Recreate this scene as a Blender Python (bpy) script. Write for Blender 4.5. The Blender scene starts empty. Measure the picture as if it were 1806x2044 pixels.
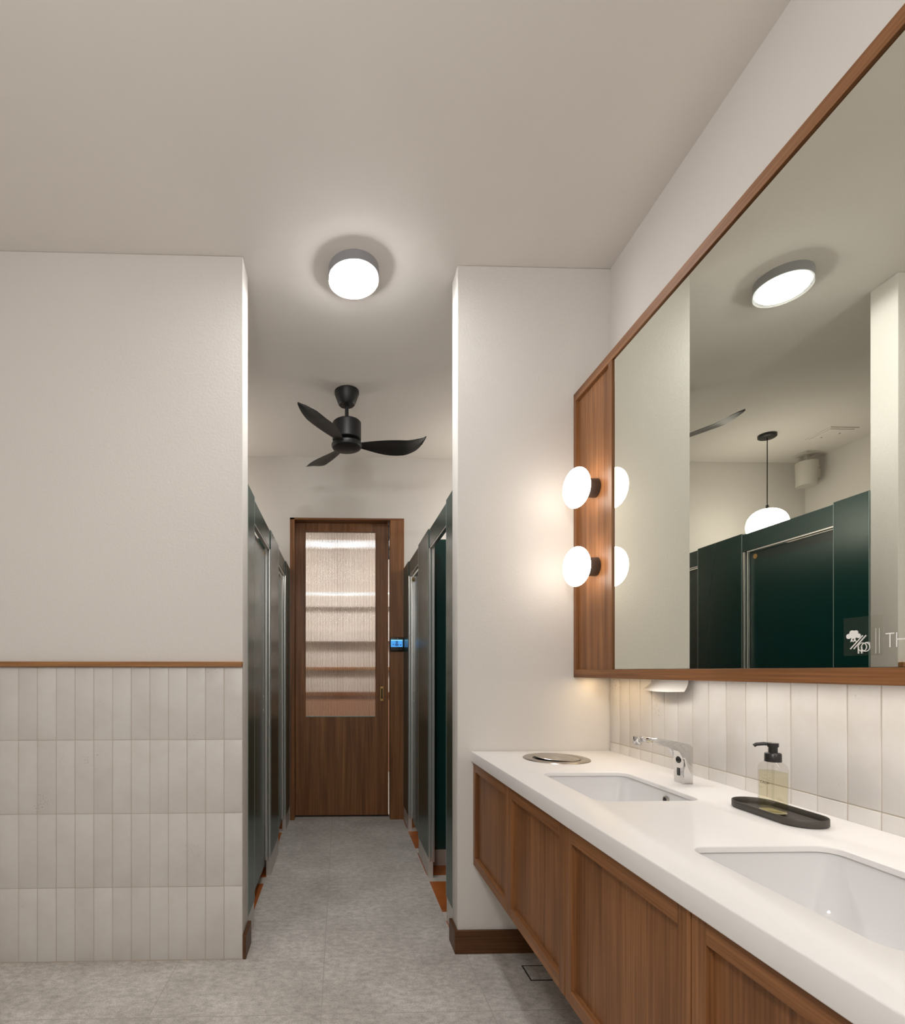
import bpy, bmesh, math, random
from mathutils import Vector, Matrix
random.seed(7)
S = bpy.context.scene
COL = S.collection

# ------------------------------------------------------------------ camera
IW, IH = 1806.0, 2044.0
F, PX, PY, TH, EYE = 1036.2, 709.7, 1340.0, 0.0298, 1.2
cam = bpy.data.cameras.new('camera')
co = bpy.data.objects.new('camera', cam); COL.objects.link(co)
co.location = (0, 0, EYE)
co.rotation_euler = (math.pi / 2, 0, -TH)
cam.sensor_fit = 'VERTICAL'; cam.sensor_height = 36.0; cam.sensor_width = 36.0
cam.lens = 36.0 * F / IH
cam.shift_x = (IW / 2 - PX) / IH
cam.shift_y = (PY - IH / 2) / IH
cam.clip_start = 0.02
S.camera = co

# ------------------------------------------------------------------ light levels, world, exposure
S.view_settings.view_transform = 'Standard'
S.view_settings.look = 'None'
S.view_settings.gamma = 1.0
S.view_settings.exposure = 0.0
S.view_settings.use_curve_mapping = False
LAMP_DISC = 145.0        # radiance of the round ceiling lamp diffuser
ROOM_FILL = 61.0         # watts of the unseen fill light added behind the camera
SCONCE = 7.5
PENDANT = 14.0
STRIP = 25.0
STRIP_WARM = 26.0
BACK_ROOM = 50.0
w = bpy.data.worlds.new('world'); S.world = w; w.use_nodes = True
w.node_tree.nodes['Background'].inputs[0].default_value = (0.9, 0.85, 0.8, 1)
w.node_tree.nodes['Background'].inputs[1].default_value = 0.02

def area(name, loc, rot, size, power, color, shape='DISK', size_y=None):
    l = bpy.data.lights.new(name, 'AREA'); l.shape = shape; l.size = size
    if size_y: l.size_y = size_y
    l.energy = power; l.color = color
    o = bpy.data.objects.new(name, l); COL.objects.link(o); o.location = loc; o.rotation_euler = rot
    return o
WHITE = (1.0, 0.995, 0.985)
def fill_light(name, loc, radius, power, color):
    l = bpy.data.lights.new(name, 'POINT'); l.shadow_soft_size = radius; l.energy = power; l.color = color
    o = bpy.data.objects.new(name, l); COL.objects.link(o); o.location = loc
fill_light('washroom_fill_light', (-0.35, -0.35, 2.2), 0.16, ROOM_FILL, WHITE)  # unseen point light added to brighten the washroom and its ceiling
fill_light('stall_fill_light', (1.2, 3.75, 2.28), 0.15, 11.0, (1.0, 0.93, 0.84))  # unseen point light added over the right stalls for brightness
area('back_room_light', (0.0, 4.95, 2.9), (0, 0, 0), 0.6, BACK_ROOM, (1.0, 0.96, 0.92))

cy = S.cycles
cy.max_bounces = 8; cy.diffuse_bounces = 4; cy.glossy_bounces = 4; cy.transmission_bounces = 6
cy.transparent_max_bounces = 12
cy.use_adaptive_sampling = True; cy.adaptive_threshold = 0.03
cy.sample_clamp_indirect = 6.0
cy.caustics_reflective = False; cy.caustics_refractive = True
cy.blur_glossy = 0.5

# ------------------------------------------------------------------ materials
def nm(name):
    m = bpy.data.materials.new(name); m.use_nodes = True
    nt = m.node_tree; b = nt.nodes['Principled BSDF']
    return m, nt, b
def s2l(r, g, b):
    f = lambda c: (c / 255 / 12.92) if c / 255 <= 0.04045 else ((c / 255 + 0.055) / 1.055) ** 2.4
    return (f(r), f(g), f(b), 1)
def plain(name, rgb, rough=0.5, metal=0.0, **kw):
    m, nt, b = nm(name)
    b.inputs['Base Color'].default_value = rgb
    b.inputs['Roughness'].default_value = rough
    b.inputs['Metallic'].default_value = metal
    for k, v in kw.items(): b.inputs[k].default_value = v
    return m
def node(nt, t, **kw):
    n = nt.nodes.new(t)
    for k, v in kw.items(): setattr(n, k, v)
    return n
def objco(nt, scale=(1, 1, 1)):
    tc = node(nt, 'ShaderNodeTexCoord'); mp = node(nt, 'ShaderNodeMapping')
    mp.inputs['Scale'].default_value = scale
    nt.links.new(tc.outputs['Object'], mp.inputs['Vector'])
    return mp.outputs['Vector']
def noise(nt, vec, scale, detail=3.0, rough=0.5):
    n = node(nt, 'ShaderNodeTexNoise')
    n.inputs['Scale'].default_value = scale; n.inputs['Detail'].default_value = detail
    n.inputs['Roughness'].default_value = rough
    nt.links.new(vec, n.inputs['Vector'])
    return n.outputs['Fac']
def ramp(nt, fac, stops):
    r = node(nt, 'ShaderNodeValToRGB')
    e = r.color_ramp.elements
    while len(e) < len(stops): e.new(0.5)
    for i, (p, c) in enumerate(stops):
        e[i].position = p; e[i].color = c
    nt.links.new(fac, r.inputs['Fac'])
    return r.outputs['Color']
def bump(nt, b, h, strength, dist=0.002):
    n = node(nt, 'ShaderNodeBump')
    n.inputs['Strength'].default_value = strength; n.inputs['Distance'].default_value = dist
    nt.links.new(h, n.inputs['Height']); nt.links.new(n.outputs['Normal'], b.inputs['Normal'])
def mix(nt, fac, a, c, mode='MIX'):
    n = node(nt, 'ShaderNodeMix', data_type='RGBA', blend_type=mode)
    if isinstance(fac, float): n.inputs['Factor'].default_value = fac
    else: nt.links.new(fac, n.inputs['Factor'])
    for k, v in (('A', a), ('B', c)):
        s = [i for i in n.inputs if i.name == k and i.type == 'RGBA'][0]
        if isinstance(v, tuple): s.default_value = v
        else: nt.links.new(v, s)
    return [o for o in n.outputs if o.type == 'RGBA'][0]

def plaster(name, rgb, bs=0.24):
    m, nt, b = nm(name)
    v = objco(nt)
    big = noise(nt, v, 1.3, 4, 0.6)
    c = ramp(nt, big, [(0.3, tuple(x * 0.97 for x in rgb[:3]) + (1,)), (0.7, rgb)])
    nt.links.new(c, b.inputs['Base Color'])
    b.inputs['Roughness'].default_value = 0.75
    b.inputs['Specular IOR Level'].default_value = 0.25
    fine = noise(nt, v, 115, 2, 0.5)
    bump(nt, b, fine, bs, 0.003)
    return m
WALLC = (0.715, 0.682, 0.645, 1)
M_WALL = plaster('wall_plaster', WALLC)
M_CEIL = plaster('ceiling_paint', (0.80, 0.757, 0.712, 1), 0.05)
M_BACKSIDE = plaster('back_room_streak_dark', (0.26, 0.21, 0.17, 1), 0.05)  # dark tone chosen so the flutes pick up dark streaks
M_BACKWALL = plaster('back_room_plaster', (0.72, 0.68, 0.64, 1), 0.05)

def wood(name, axis, dark=(0.150, 0.058, 0.019, 1), light=(0.315, 0.140, 0.054, 1), rough=0.42):
    """walnut veneer, grain running along the given axis"""
    m, nt, b = nm(name)
    sc = {'x': (1.2, 30, 30), 'y': (30, 1.2, 30), 'z': (30, 30, 1.2)}[axis]
    sf = {'x': (3, 190, 190), 'y': (190, 3, 190), 'z': (190, 190, 3)}[axis]
    a = noise(nt, objco(nt, sc), 1.0, 4, 0.6)
    f = noise(nt, objco(nt, sf), 1.0, 2, 0.6)
    base = ramp(nt, a, [(0.28, dark), (0.72, light)])
    fine = ramp(nt, f, [(0.35, (0.72, 0.70, 0.68, 1)), (0.65, (1.08, 1.08, 1.08, 1))])
    c = mix(nt, 1.0, base, fine, 'MULTIPLY')
    nt.links.new(c, b.inputs['Base Color'])
    b.inputs['Roughness'].default_value = rough; b.inputs['Specular IOR Level'].default_value = 0.32
    bump(nt, b, f, 0.05, 0.0008)
    return m
WZ = wood('walnut_veneer_upright', 'z')
WY = wood('walnut_veneer_along_counter', 'y')
WX = wood('walnut_veneer_across', 'x')
DK = (0.072, 0.028, 0.010, 1); DL = (0.15, 0.066, 0.024, 1)
WDX = wood('dark_skirting_wood_across', 'x', DK, DL)
WDY = wood('dark_skirting_wood_along', 'y', DK, DL)
OAK = wood('warm_trim_wood', 'x', (0.27, 0.122, 0.042, 1), (0.40, 0.195, 0.075, 1))

def tile_mat(name):
    m, nt, b = nm(name)
    v = objco(nt)
    g = node(nt, 'ShaderNodeNewGeometry')
    tone = ramp(nt, g.outputs['Random Per Island'], [(0.0, (0.62, 0.592, 0.565, 1)), (1.0, (0.665, 0.64, 0.612, 1))])
    cloud = noise(nt, v, 7, 4, 0.6)
    dirt = ramp(nt, cloud, [(0.36, (0.945, 0.935, 0.92, 1)), (0.56, (1, 1, 1, 1))])
    c = mix(nt, 1.0, tone, dirt, 'MULTIPLY')
    sp = noise(nt, v, 160, 2, 0.6)
    patch = noise(nt, v, 5.5, 2, 0.5)
    mm = node(nt, 'ShaderNodeMath', operation='MULTIPLY')
    nt.links.new(ramp(nt, sp, [(0.60, (0, 0, 0, 1)), (0.68, (1, 1, 1, 1))]), mm.inputs[0])
    nt.links.new(ramp(nt, patch, [(0.62, (0, 0, 0, 1)), (0.72, (1, 1, 1, 1))]), mm.inputs[1])
    c = mix(nt, mm.outputs[0], c, (0.30, 0.26, 0.21, 1))
    nt.links.new(c, b.inputs['Base Color'])
    b.inputs['Roughness'].default_value = 0.42
    bump(nt, b, noise(nt, v, 14, 3, 0.5), 0.25, 0.004)
    return m
M_TILE = tile_mat('handmade_white_tile')
M_GROUT = plain('tile_grout', (0.55, 0.48, 0.40, 1), 0.9)

def floor_mat():
    m, nt, b = nm('grey_stone_floor_tile')
    v = objco(nt)
    n1 = noise(nt, v, 3.0, 4, 0.65)
    n2 = noise(nt, objco(nt, (1, 1.5, 1)), 30, 3, 0.7)
    n3 = noise(nt, v, 210, 2, 0.6)
    c = ramp(nt, n1, [(0.3, (0.46, 0.43, 0.395, 1)), (0.7, (0.68, 0.645, 0.605, 1))])
    c = mix(nt, 1.0, c, ramp(nt, n2, [(0.32, (0.74, 0.74, 0.74, 1)), (0.62, (1.08, 1.08, 1.08, 1))]), 'MULTIPLY')
    c = mix(nt, 1.0, c, ramp(nt, n3, [(0.3, (0.72, 0.71, 0.70, 1)), (0.55, (1.06, 1.06, 1.06, 1))]), 'MULTIPLY')
    # 60 cm joints
    tc = node(nt, 'ShaderNodeTexCoord'); sx = node(nt, 'ShaderNodeSeparateXYZ')
    nt.links.new(tc.outputs['Object'], sx.inputs[0])
    def joint(sock, off):
        a = node(nt, 'ShaderNodeMath', operation='SUBTRACT'); nt.links.new(sock, a.inputs[0]); a.inputs[1].default_value = off
        p = node(nt, 'ShaderNodeMath', operation='PINGPONG'); nt.links.new(a.outputs[0], p.inputs[0]); p.inputs[1].default_value = 0.3
        l = node(nt, 'ShaderNodeMath', operation='LESS_THAN'); nt.links.new(p.outputs[0], l.inputs[0]); l.inputs[1].default_value = 0.0013
        return l.outputs[0]
    mx = node(nt, 'ShaderNodeMath', operation='MAXIMUM')
    nt.links.new(joint(sx.outputs['X'], -0.066 - 6), mx.inputs[0]); nt.links.new(joint(sx.outputs['Y'], 1.819 - 6), mx.inputs[1])
    c = mix(nt, mx.outputs[0], c, (0.38, 0.35, 0.315, 1))
    nt.links.new(c, b.inputs['Base Color'])
    b.inputs['Roughness'].default_value = 0.55
    bump(nt, b, n2, 0.12, 0.002)
    return m
M_FLOOR = floor_mat()

def stall_floor_mat():
    m, nt, b = nm('orange_tile_with_white_bands')
    v = objco(nt)
    o = ramp(nt, noise(nt, v, 5, 5, 0.6), [(0.3, (0.30, 0.075, 0.012, 1)), (0.7, (0.46, 0.135, 0.025, 1))])
    tc = node(nt, 'ShaderNodeTexCoord'); sx = node(nt, 'ShaderNodeSeparateXYZ')
    nt.links.new(tc.outputs['Object'], sx.inputs[0])
    def band(sock, off, per, wd):
        a = node(nt, 'ShaderNodeMath', operation='SUBTRACT'); nt.links.new(sock, a.inputs[0]); a.inputs[1].default_value = off
        p = node(nt, 'ShaderNodeMath', operation='PINGPONG'); nt.links.new(a.outputs[0], p.inputs[0]); p.inputs[1].default_value = per / 2
        l = node(nt, 'ShaderNodeMath', operation='LESS_THAN'); nt.links.new(p.outputs[0], l.inputs[0]); l.inputs[1].default_value = wd / 2
        return l.outputs[0]
    c = mix(nt, band(sx.outputs['Y'], 2.53 - 4.65, 0.465, 0.09), o, (0.55, 0.50, 0.45, 1))
    nt.links.new(c, b.inputs['Base Color'])
    b.inputs['Roughness'].default_value = 0.4
    return m
M_STALLFLOOR = stall_floor_mat()

def laminate():
    m, nt, b = nm('dark_green_laminate')
    b.inputs['Base Color'].default_value = (0.0045, 0.043, 0.0365, 1)
    b.inputs['Roughness'].default_value = 0.27
    b.inputs['Specular IOR Level'].default_value = 0.6
    return m
M_GREEN = laminate()
M_EDGE = plain('pale_green_edge_band', (0.30, 0.38, 0.35, 1), 0.35)
M_ALU = plain('brushed_aluminium', (0.72, 0.71, 0.69, 1), 0.32, 0.9)
M_SHOE = plain('aluminium_kick_plate', (0.62, 0.60, 0.57, 1), 0.45, 0.5)
M_PLINTH = plain('beige_plinth', (0.42, 0.35, 0.30, 1), 0.6)
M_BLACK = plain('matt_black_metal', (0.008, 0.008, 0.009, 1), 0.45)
M_BLACKP = plain('black_plastic', (0.011, 0.009, 0.008, 1), 0.35)
M_BROWN = plain('dark_bronze_metal', (0.06, 0.045, 0.037, 1), 0.45, 0.3)
M_TRAY = plain('charcoal_tray_metal', (0.062, 0.054, 0.046, 1), 0.5, 0.2)
M_CHROME = plain('polished_chrome', (0.70, 0.69, 0.68, 1), 0.04, 1.0)
M_STEEL = plain('brushed_steel', (0.44, 0.40, 0.35, 1), 0.28, 1.0)
M_BRASS = plain('aged_brass', (0.50, 0.32, 0.11, 1), 0.35, 0.85)
M_GREYRING = plain('grey_lamp_housing', (0.32, 0.32, 0.335, 1), 0.4, 0.1)
M_WHITEP = plain('white_plastic', (0.55, 0.52, 0.47, 1), 0.5)
M_PINKWOOD = plain('pale_reddish_board', (0.42, 0.235, 0.15, 1), 0.5)
M_PAPER = plain('white_paper', (0.52, 0.50, 0.475, 1), 0.8)
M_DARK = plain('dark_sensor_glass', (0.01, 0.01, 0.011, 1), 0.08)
def counter_mat():
    m, nt, b = nm('white_solid_surface')
    v = objco(nt)
    c = ramp(nt, noise(nt, v, 3, 3), [(0.3, (0.785, 0.765, 0.75, 1)), (0.7, (0.805, 0.785, 0.77, 1))])
    nt.links.new(c, b.inputs['Base Color']); b.inputs['Roughness'].default_value = 0.33
    return m
M_COUNTER = counter_mat()
M_CERAMIC = plain('white_ceramic', (0.74, 0.73, 0.73, 1), 0.08)
def emit(name, rgb, st):
    m, nt, b = nm(name)
    b.inputs['Base Color'].default_value = (0.02, 0.02, 0.02, 1) if 'screen' in name else (0.8, 0.8, 0.8, 1)
    b.inputs['Emission Color'].default_value = rgb; b.inputs['Emission Strength'].default_value = st
    b.inputs['Roughness'].default_value = 0.3
    return m
M_DIFF = emit('lit_diffuser', WHITE + (1,), LAMP_DISC)
M_GLOBE = emit('lit_opal_globe', (1.0, 0.90, 0.78, 1), SCONCE)
M_PEND = emit('lit_pendant_globe', (1.0, 0.92, 0.82, 1), PENDANT)
M_STRIP = emit('lit_led_strip', (1.0, 0.95, 0.87, 1), STRIP)
M_STRIPW = emit('lit_warm_led_strip', (1.0, 0.74, 0.42, 1), STRIP_WARM)
M_BATTEN = emit('lit_batten', (1.0, 0.97, 0.95, 1), 3.0)
def mirror_mat():
    m, nt, b = nm('silvered_mirror')
    g = node(nt, 'ShaderNodeBsdfGlossy'); g.inputs['Roughness'].default_value = 0.0
    g.inputs['Color'].default_value = (0.80, 0.815, 0.735, 1)
    nt.links.new(g.outputs[0], nt.nodes['Material Output'].inputs['Surface'])
    return m
M_MIRROR = mirror_mat()
def glass(name, rgb, ior, rough=0.0):
    m, nt, b = nm(name)
    g = node(nt, 'ShaderNodeBsdfGlass'); g.inputs['Color'].default_value = rgb
    g.inputs['IOR'].default_value = ior; g.inputs['Roughness'].default_value = rough
    nt.links.new(g.outputs[0], nt.nodes['Material Output'].inputs['Surface'])
    return m
M_FLUTED = glass('fluted_glass', (0.97, 0.96, 0.95, 1), 1.45, 0.06)
def thin_clear(name, tint, refl=0.1, rough=0.05):
    m, nt, b = nm(name)
    t = node(nt, 'ShaderNodeBsdfTransparent'); t.inputs['Color'].default_value = tint
    g = node(nt, 'ShaderNodeBsdfGlossy'); g.inputs['Roughness'].default_value = rough
    lw = node(nt, 'ShaderNodeLayerWeight'); lw.inputs['Blend'].default_value = 0.5
    pw = node(nt, 'ShaderNodeMath', operation='POWER'); pw.inputs[1].default_value = 4.0
    nt.links.new(lw.outputs['Facing'], pw.inputs[0])
    fr = node(nt, 'ShaderNodeMath', operation='MULTIPLY_ADD'); fr.inputs[1].default_value = 0.6; fr.inputs[2].default_value = 0.035
    nt.links.new(pw.outputs[0], fr.inputs[0])
    x = node(nt, 'ShaderNodeMixShader')
    nt.links.new(fr.outputs[0], x.inputs[0]); nt.links.new(t.outputs[0], x.inputs[1]); nt.links.new(g.outputs[0], x.inputs[2])
    nt.links.new(x.outputs[0], nt.nodes['Material Output'].inputs['Surface'])
    return m
M_LIQUID = thin_clear('pale_yellow_soap', (0.97, 0.945, 0.83, 1))
M_CLEAR = thin_clear('clear_plastic', (0.97, 0.97, 0.96, 1))
def acrylic():
    m, nt, b = nm('translucent_acrylic')
    t = node(nt, 'ShaderNodeBsdfTransparent'); d_ = node(nt, 'ShaderNodeBsdfDiffuse'); d_.inputs['Color'].default_value = (0.8, 0.8, 0.8, 1)
    x = node(nt, 'ShaderNodeMixShader'); x.inputs[0].default_value = 0.05
    nt.links.new(t.outputs[0], x.inputs[1]); nt.links.new(d_.outputs[0], x.inputs[2])
    nt.links.new(x.outputs[0], nt.nodes['Material Output'].inputs['Surface'])
    return m
M_RIM = acrylic()
def film():
    m, nt, b = nm('embossed_clear_film')
    t = node(nt, 'ShaderNodeBsdfTransparent'); t.inputs['Color'].default_value = (0.98, 0.98, 0.97, 1)
    g = node(nt, 'ShaderNodeBsdfGlossy'); g.inputs['Roughness'].default_value = 0.35; g.inputs['Color'].default_value = (0.6, 0.6, 0.58, 1)
    bp = node(nt, 'ShaderNodeBump'); bp.inputs['Strength'].default_value = 0.6; bp.inputs['Distance'].default_value = 0.002
    nt.links.new(noise(nt, objco(nt), 600, 2), bp.inputs['Height']); nt.links.new(bp.outputs[0], g.inputs['Normal'])
    x = node(nt, 'ShaderNodeMixShader'); x.inputs[0].default_value = 0.018
    nt.links.new(t.outputs[0], x.inputs[1]); nt.links.new(g.outputs[0], x.inputs[2])
    nt.links.new(x.outputs[0], nt.nodes['Material Output'].inputs['Surface'])
    return m
M_FILM = film()
M_ETCH = plain('white_vinyl_lettering', (0.80, 0.78, 0.74, 1), 0.6)
M_ETCHF = thin_clear('faint_vinyl_edge', (0.80, 0.80, 0.78, 1), rough=0.5)
M_INK = plain('dark_print', (0.10, 0.09, 0.06, 1), 0.6)
M_FAINTINK = plain('faint_print', (0.30, 0.27, 0.19, 1), 0.6)
M_BASE = plain('bottle_base_glow', (0.46, 0.43, 0.27, 1), 0.15)  # pale yellow stands for light caught in the thick bottle base
M_SCREEN = emit('lit_blue_screen', (0.06, 0.36, 0.85, 1), 1.0)
M_SCREENHI = emit('lit_pale_blue_screen_band', (0.25, 0.75, 1.0, 1), 1.1)
M_SCREENLO = emit('lit_deep_blue_screen_figure', (0.01, 0.12, 0.42, 1), 0.8)

# ------------------------------------------------------------------ geometry helpers (world metres)
def BM(): return bmesh.new()
def box(bm, x0, x1, y0, y1, z0, z1, bev=0.0, seg=1, mi=0):
    r = bmesh.ops.create_cube(bm, size=1.0)
    vs = r['verts']
    bmesh.ops.scale(bm, vec=(abs(x1 - x0), abs(y1 - y0), abs(z1 - z0)), verts=vs)
    bmesh.ops.translate(bm, vec=((x0 + x1) / 2, (y0 + y1) / 2, (z0 + z1) / 2), verts=vs)
    fs = {f for v in vs for f in v.link_faces}
    for f in fs: f.material_index = mi
    if bev > 0:
        es = list({e for v in vs for e in v.link_edges})
        bmesh.ops.bevel(bm, geom=es, offset=bev, segments=seg, profile=0.5, affect='EDGES')
def lathe(bm, prof, axis='z', center=(0, 0, 0), n=48, mi=0):
    """prof: list of (radius, height) along axis"""
    rings = []
    for r, h in prof:
        ring = []
        if r < 1e-6:
            ring = [bm.verts.new(_ax(axis, 0, 0, h, center))]
        else:
            for i in range(n):
                a = 2 * math.pi * i / n
                ring.append(bm.verts.new(_ax(axis, r * math.cos(a), r * math.sin(a), h, center)))
        rings.append(ring)
    for a, b in zip(rings, rings[1:]):
        for i in range(n):
            j = (i + 1) % n
            q = [a[i % len(a)], a[j % len(a)], b[j % len(b)], b[i % len(b)]]
            q = list(dict.fromkeys(q))
            if len(q) > 2:
                f = bm.faces.new(q); f.material_index = mi
    closed = abs(prof[0][0] - prof[-1][0]) < 1e-9 and abs(prof[0][1] - prof[-1][1]) < 1e-9
    if closed: bmesh.ops.remove_doubles(bm, verts=rings[0] + rings[-1], dist=1e-7)
    for ring in (() if closed else (rings[0], rings[-1])):
        if len(ring) > 2:
            try: bm.faces.new(ring).material_index = mi
            except ValueError: pass
def _ax(axis, u, v, h, c):
    p = {'z': (u, v, h), 'x': (h, u, v), 'y': (u, h, v)}[axis]
    return (p[0] + c[0], p[1] + c[1], p[2] + c[2])
def loft(bm, loops, closed=True, cap=True, mi=0):
    rows = [[bm.verts.new(p) for p in lp] for lp in loops]
    n = len(rows[0])
    for a, b in zip(rows, rows[1:]):
        for i in range(n if closed else n - 1):
            j = (i + 1) % n
            f = bm.faces.new((a[i], a[j], b[j], b[i])); f.material_index = mi
    if cap:
        if isinstance(cap, str):
            bm.faces.new(rows[0] if cap == 'start' else rows[-1])
        else:
            bm.faces.new(rows[0]); bm.faces.new(rows[-1])
def tube(bm, pts, r, n=12):
    loops = []
    for i, p in enumerate(pts):
        p = Vector(p)
        t = (Vector(pts[min(i + 1, len(pts) - 1)]) - Vector(pts[max(i - 1, 0)])).normalized()
        u = t.cross(Vector((0, 0, 1)))
        if u.length < 1e-3: u = t.cross(Vector((0, 1, 0)))
        u.normalize(); v = t.cross(u)
        loops.append([p + u * r * math.cos(2 * math.pi * k / n) + v * r * math.sin(2 * math.pi * k / n) for k in range(n)])
    loft(bm, loops)
def rrect(x0, x1, y0, y1, r, z, n=6):
    pts = []
    for cx, cy_, a0 in ((x1 - r, y1 - r, 0), (x0 + r, y1 - r, 90), (x0 + r, y0 + r, 180), (x1 - r, y0 + r, 270)):
        for k in range(n + 1):
            a = math.radians(a0 + 90 * k / n)
            pts.append((cx + r * math.cos(a), cy_ + r * math.sin(a), z))
    return pts
def prism(bm, pts2, f0, f1, mi=0):
    """extrude polygon: f0/f1 map (u,v) to the two end faces' 3-D points"""
    loft(bm, [[f0(*p) for p in pts2], [f1(*p) for p in pts2]], mi=mi)

def obj(name, bm, mats, parent=None, smooth=None, base=None):
    bmesh.ops.recalc_face_normals(bm, faces=bm.faces)
    off = Vector((0, 0, 0))
    if parent is not None:
        r = parent
        while r.parent: r = r.parent
        off = r.location.copy()
    elif base is not None: off = Vector(base)
    bmesh.ops.translate(bm, vec=-off, verts=bm.verts)
    me = bpy.data.meshes.new(name); bm.to_mesh(me); bm.free()
    if not isinstance(mats, (list, tuple)): mats = [mats]
    for m in mats: me.materials.append(m)
    if smooth is not None:
        for p in me.polygons: p.use_smooth = True
        try: me.set_sharp_from_angle(angle=math.radians(smooth))
        except Exception: pass
    o = bpy.data.objects.new(name, me); COL.objects.link(o)
    if parent is not None: o.parent = parent
    elif base is not None: o.location = base
    return o
def pieces(name, bm, mats, parent, smooth=None):
    """one object per loose piece of the mesh"""
    bm.verts.ensure_lookup_table(); left = set(bm.verts); groups = []
    while left:
        seed = left.pop(); stack = [seed]; grp = {seed}
        while stack:
            v = stack.pop()
            for e in v.link_edges:
                o_ = e.other_vert(v)
                if o_ not in grp: grp.add(o_); stack.append(o_)
        left -= grp; groups.append(grp)
    out = []
    for g_ in groups:
        b_ = BM(); mp = {v: b_.verts.new(v.co) for v in g_}
        for f in {f for v in g_ for f in v.link_faces}:
            nf = b_.faces.new([mp[v] for v in f.verts]); nf.material_index = f.material_index
        out.append(obj(name, b_, mats, parent, smooth))
    bm.free()
    return out
def framed(bm, o, i, d0, d1, f):
    """rectangular frame: outer/inner (u0,u1,v0,v1), depths d0..d1, f(u,v,d) -> point"""
    def q(r): return [(r[0], r[2]), (r[1], r[2]), (r[1], r[3]), (r[0], r[3])]
    L = [[bm.verts.new(f(u, v, d)) for u, v in q(r)] for r, d in ((o, d0), (o, d1), (i, d1), (i, d0))]
    for a in range(4):
        A, B = L[a], L[(a + 1) % 4]
        for k in range(4): bm.faces.new((A[k], A[(k + 1) % 4], B[(k + 1) % 4], B[k]))
def tag(o, label=None, cat=None, group=None, kind=None):
    if label: o['label'] = label
    if cat: o['category'] = cat
    if group: o['group'] = group
    if kind: o['kind'] = kind
    return o
def thing(name, label, cat, loc, group=None):
    o = bpy.data.objects.new(name, None); COL.objects.link(o)
    o.location = loc; o.empty_display_size = 0.1
    return tag(o, label, cat, group)
def struct(name, bm, m, smooth=None, label=None):
    o = obj(name, bm, m, None, smooth); o['kind'] = 'structure'
    if label: o['label'] = label
    return o
def bx(*a, **k):
    bm = BM(); box(bm, *a, **k); return bm

# ------------------------------------------------------------------ key planes
CEIL = 2.933
XR, XL = 0.500, -0.406             # faces of the two piers at the corridor
YR, YL = 2.200, 2.180              # fronts of the piers
XW = 1.1636                        # washroom right wall
YB = 4.205                         # far wall
XSL, XSR = -1.85, 1.85             # outer walls of the stalls
XPL, XPR = -0.406, 0.512           # faces of the stall fronts
ZT = 0.860                         # counter top

# ------------------------------------------------------------------ setting
bm = BM(); box(bm, -2.35, 1.30, -1.75, 2.305, -0.12, 0); box(bm, -0.432, 0.509, 2.305, YB + 0.14, -0.12, 0)
struct('floor', bm, M_FLOOR)
struct('floor_left', bx(XSL - 0.05, -0.432, 2.305, YB + 0.02, -0.12, 0), M_STALLFLOOR)
struct('floor_right', bx(0.509, XSR + 0.05, 2.305, YB + 0.02, -0.12, 0), M_STALLFLOOR)
struct('floor_far', bx(-2.0, 2.0, YB + 0.14, 6.4, -0.12, 0), M_FLOOR)
struct('ceiling', bx(-2.35, 2.05, -1.75, 6.4, CEIL, CEIL + 0.12), M_CEIL)
struct('wall_left', bx(-2.35, -2.2, -1.75, YL, 0, CEIL), M_WALL)
struct('wall_near', bx(-2.2, XW, -1.75, -1.6, 0, CEIL), M_WALL)
struct('wall_right', bx(XW, XW + 0.13, -1.75, YR, 0, CEIL), M_WALL)
struct('wall_front_left', bx(-2.35, XL, YL, 2.300, 0, CEIL, bev=0.005, seg=2), M_WALL, 40)
struct('wall_front_right', bx(XR, XSR + 0.12, YR, 2.305, 0, CEIL, bev=0.005, seg=2), M_WALL, 40)
struct('wall_far_left', bx(XSL - 0.12, XSL, 2.30, YB + 0.12, 0, CEIL), M_WALL)
struct('wall_far_right', bx(XSR, XSR + 0.12, 2.305, YB + 0.12, 0, CEIL), M_WALL)
bm = BM()
box(bm, XSL, -0.404, YB, YB + 0.12, 0, CEIL); box(bm, 0.518, XSR, YB, YB + 0.12, 0, CEIL); box(bm, -0.404, 0.518, YB, YB + 0.12, 2.44, CEIL)
struct('wall_far', bm, M_WALL)
# room behind the fluted glass
struct('wall_back_room', bx(-2.0, 2.0, 6.3, 6.4, 0, CEIL), M_BACKWALL)
struct('wall_back_room_left', bx(-0.9, -0.8, YB + 0.14, 6.3, 0, CEIL), M_BACKSIDE)  # side walls set close and dark to streak the fluted glass
struct('wall_back_room_right', bx(0.8, 0.9, YB + 0.14, 6.3, 0, CEIL), M_BACKSIDE)

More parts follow.
